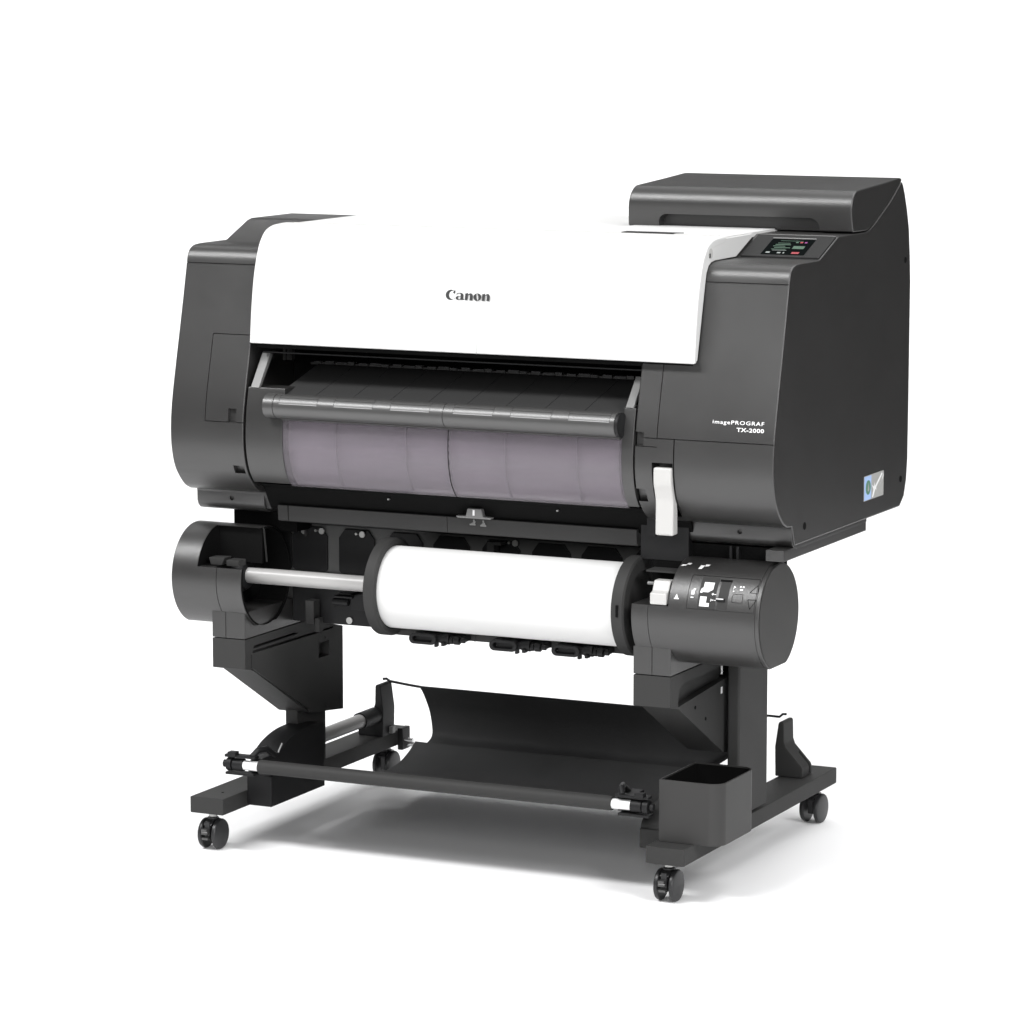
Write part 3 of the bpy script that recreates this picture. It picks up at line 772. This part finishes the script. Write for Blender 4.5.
ln = MB().prism(bin_prof(.0026), .1012, .1985, axis='z')
obj('bin_shade_skin', ln, 'void', T, 0, 2, MB().prism(bin_prof(.0034), .1020, .23, axis='z'))  # matt-black skin added to make the bin's hollow look shaded

# ---- cloth basket
def cloth():
    sec = smooth_path([(.004, .1640), (.060, .1450), (.200, .1080), (.330, .0770), (.420, .0610), (.490, .0600), (.540, .0740), (.573, .0920)], 5)
    back = smooth_path([(.566, .0800), (.580, .0860), (.606, .0960), (.6120, .1150), (.6080, .1450), (.596, .1750), (.588, .1930)], 5)
    vs = []; fs = []; nx = 70; rows = []
    def xl(i, n_, part):
        t = i / n_
        if part == 0: return .158, .822 - .028 * max(0, (t - .35) / .65) ** 1.3
        return .178 - .018 * t ** 2.0, .800 + .012 * t
    for part, path in ((0, sec), (1, back)):
        for i, (y, z) in enumerate(path):
            a, c = xl(i, len(path) - 1, part); row = []
            for k in range(nx + 1):
                u = k / nx; x = a + (c - a) * u
                zz = z + (.0016 * math.sin(7 * u + 3 * i / len(path)) + .0010 * math.sin(23 * u + 1.7 * i / len(path) + 1) + .0007 * math.sin(47 * u - 2.5 * i / len(path))) * (1 if 2 < i < len(path) - 2 else .3)
                if part == 1:
                    lift = max(0, (x - .735) / .085)
                    zz = zz + (.195 - zz) * min(.62, .52 * lift)
                row.append(len(vs)); vs.append((x, y, zz))
            rows.append((part, row))
    for (p0, r0), (p1, r1) in zip(rows[:-1], rows[1:]):
        if p0 != p1: continue
        for k in range(nx): fs.append((r0[k], r0[k + 1], r1[k + 1], r1[k]))
    me = bpy.data.meshes.new('basket_cloth'); me.from_pydata(vs, [], fs)
    ob = bpy.data.objects.new('t', me); COL.objects.link(ob)
    s_ = ob.modifiers.new('s', 'SOLIDIFY'); s_.thickness = .0012; s_.offset = 0
    dg = bpy.context.evaluated_depsgraph_get(); dg.update()
    out = bpy.data.meshes.new_from_object(ob.evaluated_get(dg)); bpy.data.objects.remove(ob)
    return out
obj('basket_cloth', cloth(), 'cloth', T, smooth=50)
wr = MB().tube([(.8100, .590, .1930), (.856, .596, .1975), (.880, .590, .1985), (.8860, .590, .2040), (.893, .590, .2045)], .0022, 10)
wr.tube([(.8100, .590, .1930), (.162, .590, .1930)], .0022, 10)
wr.tube([(.162, .590, .1930), (.130, .592, .1950), (.0960, .590, .1990), (.0890, .590, .2030), (.0820, .590, .2020)], .0024, 10)
obj('basket_wire', wr, 'black', T)

# ------------------------------------------------------------------ the paper roll
TR_ = thing('paper_roll', 'white paper roll on a pale spindle between two black flanges, in the roll unit', 'paper roll', (.60, CY, CZ - .084))
cut = None
obj('roll_of_paper', MB().lathe([(0, .030), (0.0001, .0695), (.0008, .0700), (.4375, .0700), (.4380, .0695), (.4381, .030)], (.3860, CY, CZ), 'x', 120), 'paper', TR_, smooth=30)
fl_ = [(0, .020), (.0001, .079), (.0030, .0835), (.0200, .0835), (.0225, .0815), (.0225, .0725), (.0200, .0715), (.0200, .020)]
obj('roll_flange', MB().lathe([(t, r) for t, r in fl_], (.3665, CY, CZ), 'x', 96), 'steel', TR_, smooth=30)
fr2 = [(0, .020), (0, .0730), (.0008, .0830), (.0030, .0835), (.0200, .0835), (.0225, .080), (.0226, .060), (.018, .058), (.018, .020)]
ri = obj('roll_flange', MB().lathe(fr2, (.8248, CY, CZ), 'x', 96), 'steel', TR_, smooth=30)
obj('flange_lock', MB().box(.8350, .8390, CY - .0850, CY - .080, .4735, .4800).box(.8350, .8390, CY - .0850, CY - .080, .4865, .4930, 1).box(.8350, .8390, CY - .0852, CY - .080, .4802, .4862, 2), ['void', 'void', 'mark'], ri)
obj('spindle', MB().lathe([(0, .0138), (.2800, .0138)], (.0890, CY, CZ), 'x', 40), 'alu', TR_)
obj('spindle', MB().lathe([(0, .0138), (.030, .0138)], (.8500, CY, CZ), 'x', 32), 'black', TR_)

# ------------------------------------------------------------------ camera
cam = bpy.data.cameras.new('camera'); co = bpy.data.objects.new('camera', cam); COL.objects.link(co)
co.location = (3.2316, -5.451, 1.5); co.rotation_euler = (R(90 - 8.2), 0, R(25.5))
cam.sensor_width = 36; cam.lens = 3684 / 1024 * 36; cam.clip_end = 100
SC.camera = co

# ------------------------------------------------------------------ studio lamps
def area(name, loc, target, sx_, sy_, power, col=(1, 1, 1)):
    l = bpy.data.lights.new(name, 'AREA'); l.shape = 'RECTANGLE'; l.size = sx_; l.size_y = sy_
    l.energy = power; l.color = col
    o = bpy.data.objects.new(name, l); COL.objects.link(o); o.location = loc
    d = Vector(target) - Vector(loc); o.rotation_euler = d.to_track_quat('-Z', 'Y').to_euler()
    return o
area('key_softbox', (-1.4, -2.5, 4.1), (-.9, 0, .6), 3.6, .65, 255)
area('overhead_softbox', (1.7, .8, 4.4), (.8, .2, 0), 3.6, 3.0, 125)
area('front_softbox', (2.4, -6.3, 2.7), (.5, 0, .5), 2.6, 2.0, 160)
area('side_softbox', (5.4, -2.4, 3.4), (.9, .1, .5), 2.0, 2.0, 230)
p = sweep(0, 9.2, 3.8); area('backdrop_lamp', p, sweep(0, 11.0, .4), 5, .5, 70)
# added world gradient: bright overhead fills shadows, dim horizon keeps reflections dark
w = bpy.data.worlds.new('World'); SC.world = w; w.use_nodes = True
nt = w.node_tree; bg = nt.nodes['Background']
tc = nt.nodes.new('ShaderNodeTexCoord'); sp = nt.nodes.new('ShaderNodeSeparateXYZ'); cr = nt.nodes.new('ShaderNodeValToRGB')
nt.links.new(tc.outputs['Generated'], sp.inputs[0]); nt.links.new(sp.outputs['Z'], cr.inputs['Fac'])
cr.color_ramp.elements[0].position = .28; cr.color_ramp.elements[0].color = (.10, .10, .10, 1)
cr.color_ramp.elements[1].position = .65; cr.color_ramp.elements[1].color = (1, 1, 1, 1)
nt.links.new(cr.outputs['Color'], bg.inputs['Color']); bg.inputs['Strength'].default_value = .38

SC.render.engine = 'CYCLES'
SC.view_settings.view_transform = 'Standard'; SC.view_settings.look = 'None'
SC.view_settings.exposure = 0; SC.view_settings.gamma = 1
SC.cycles.max_bounces = 8; SC.cycles.diffuse_bounces = 5; SC.cycles.transparent_max_bounces = 12
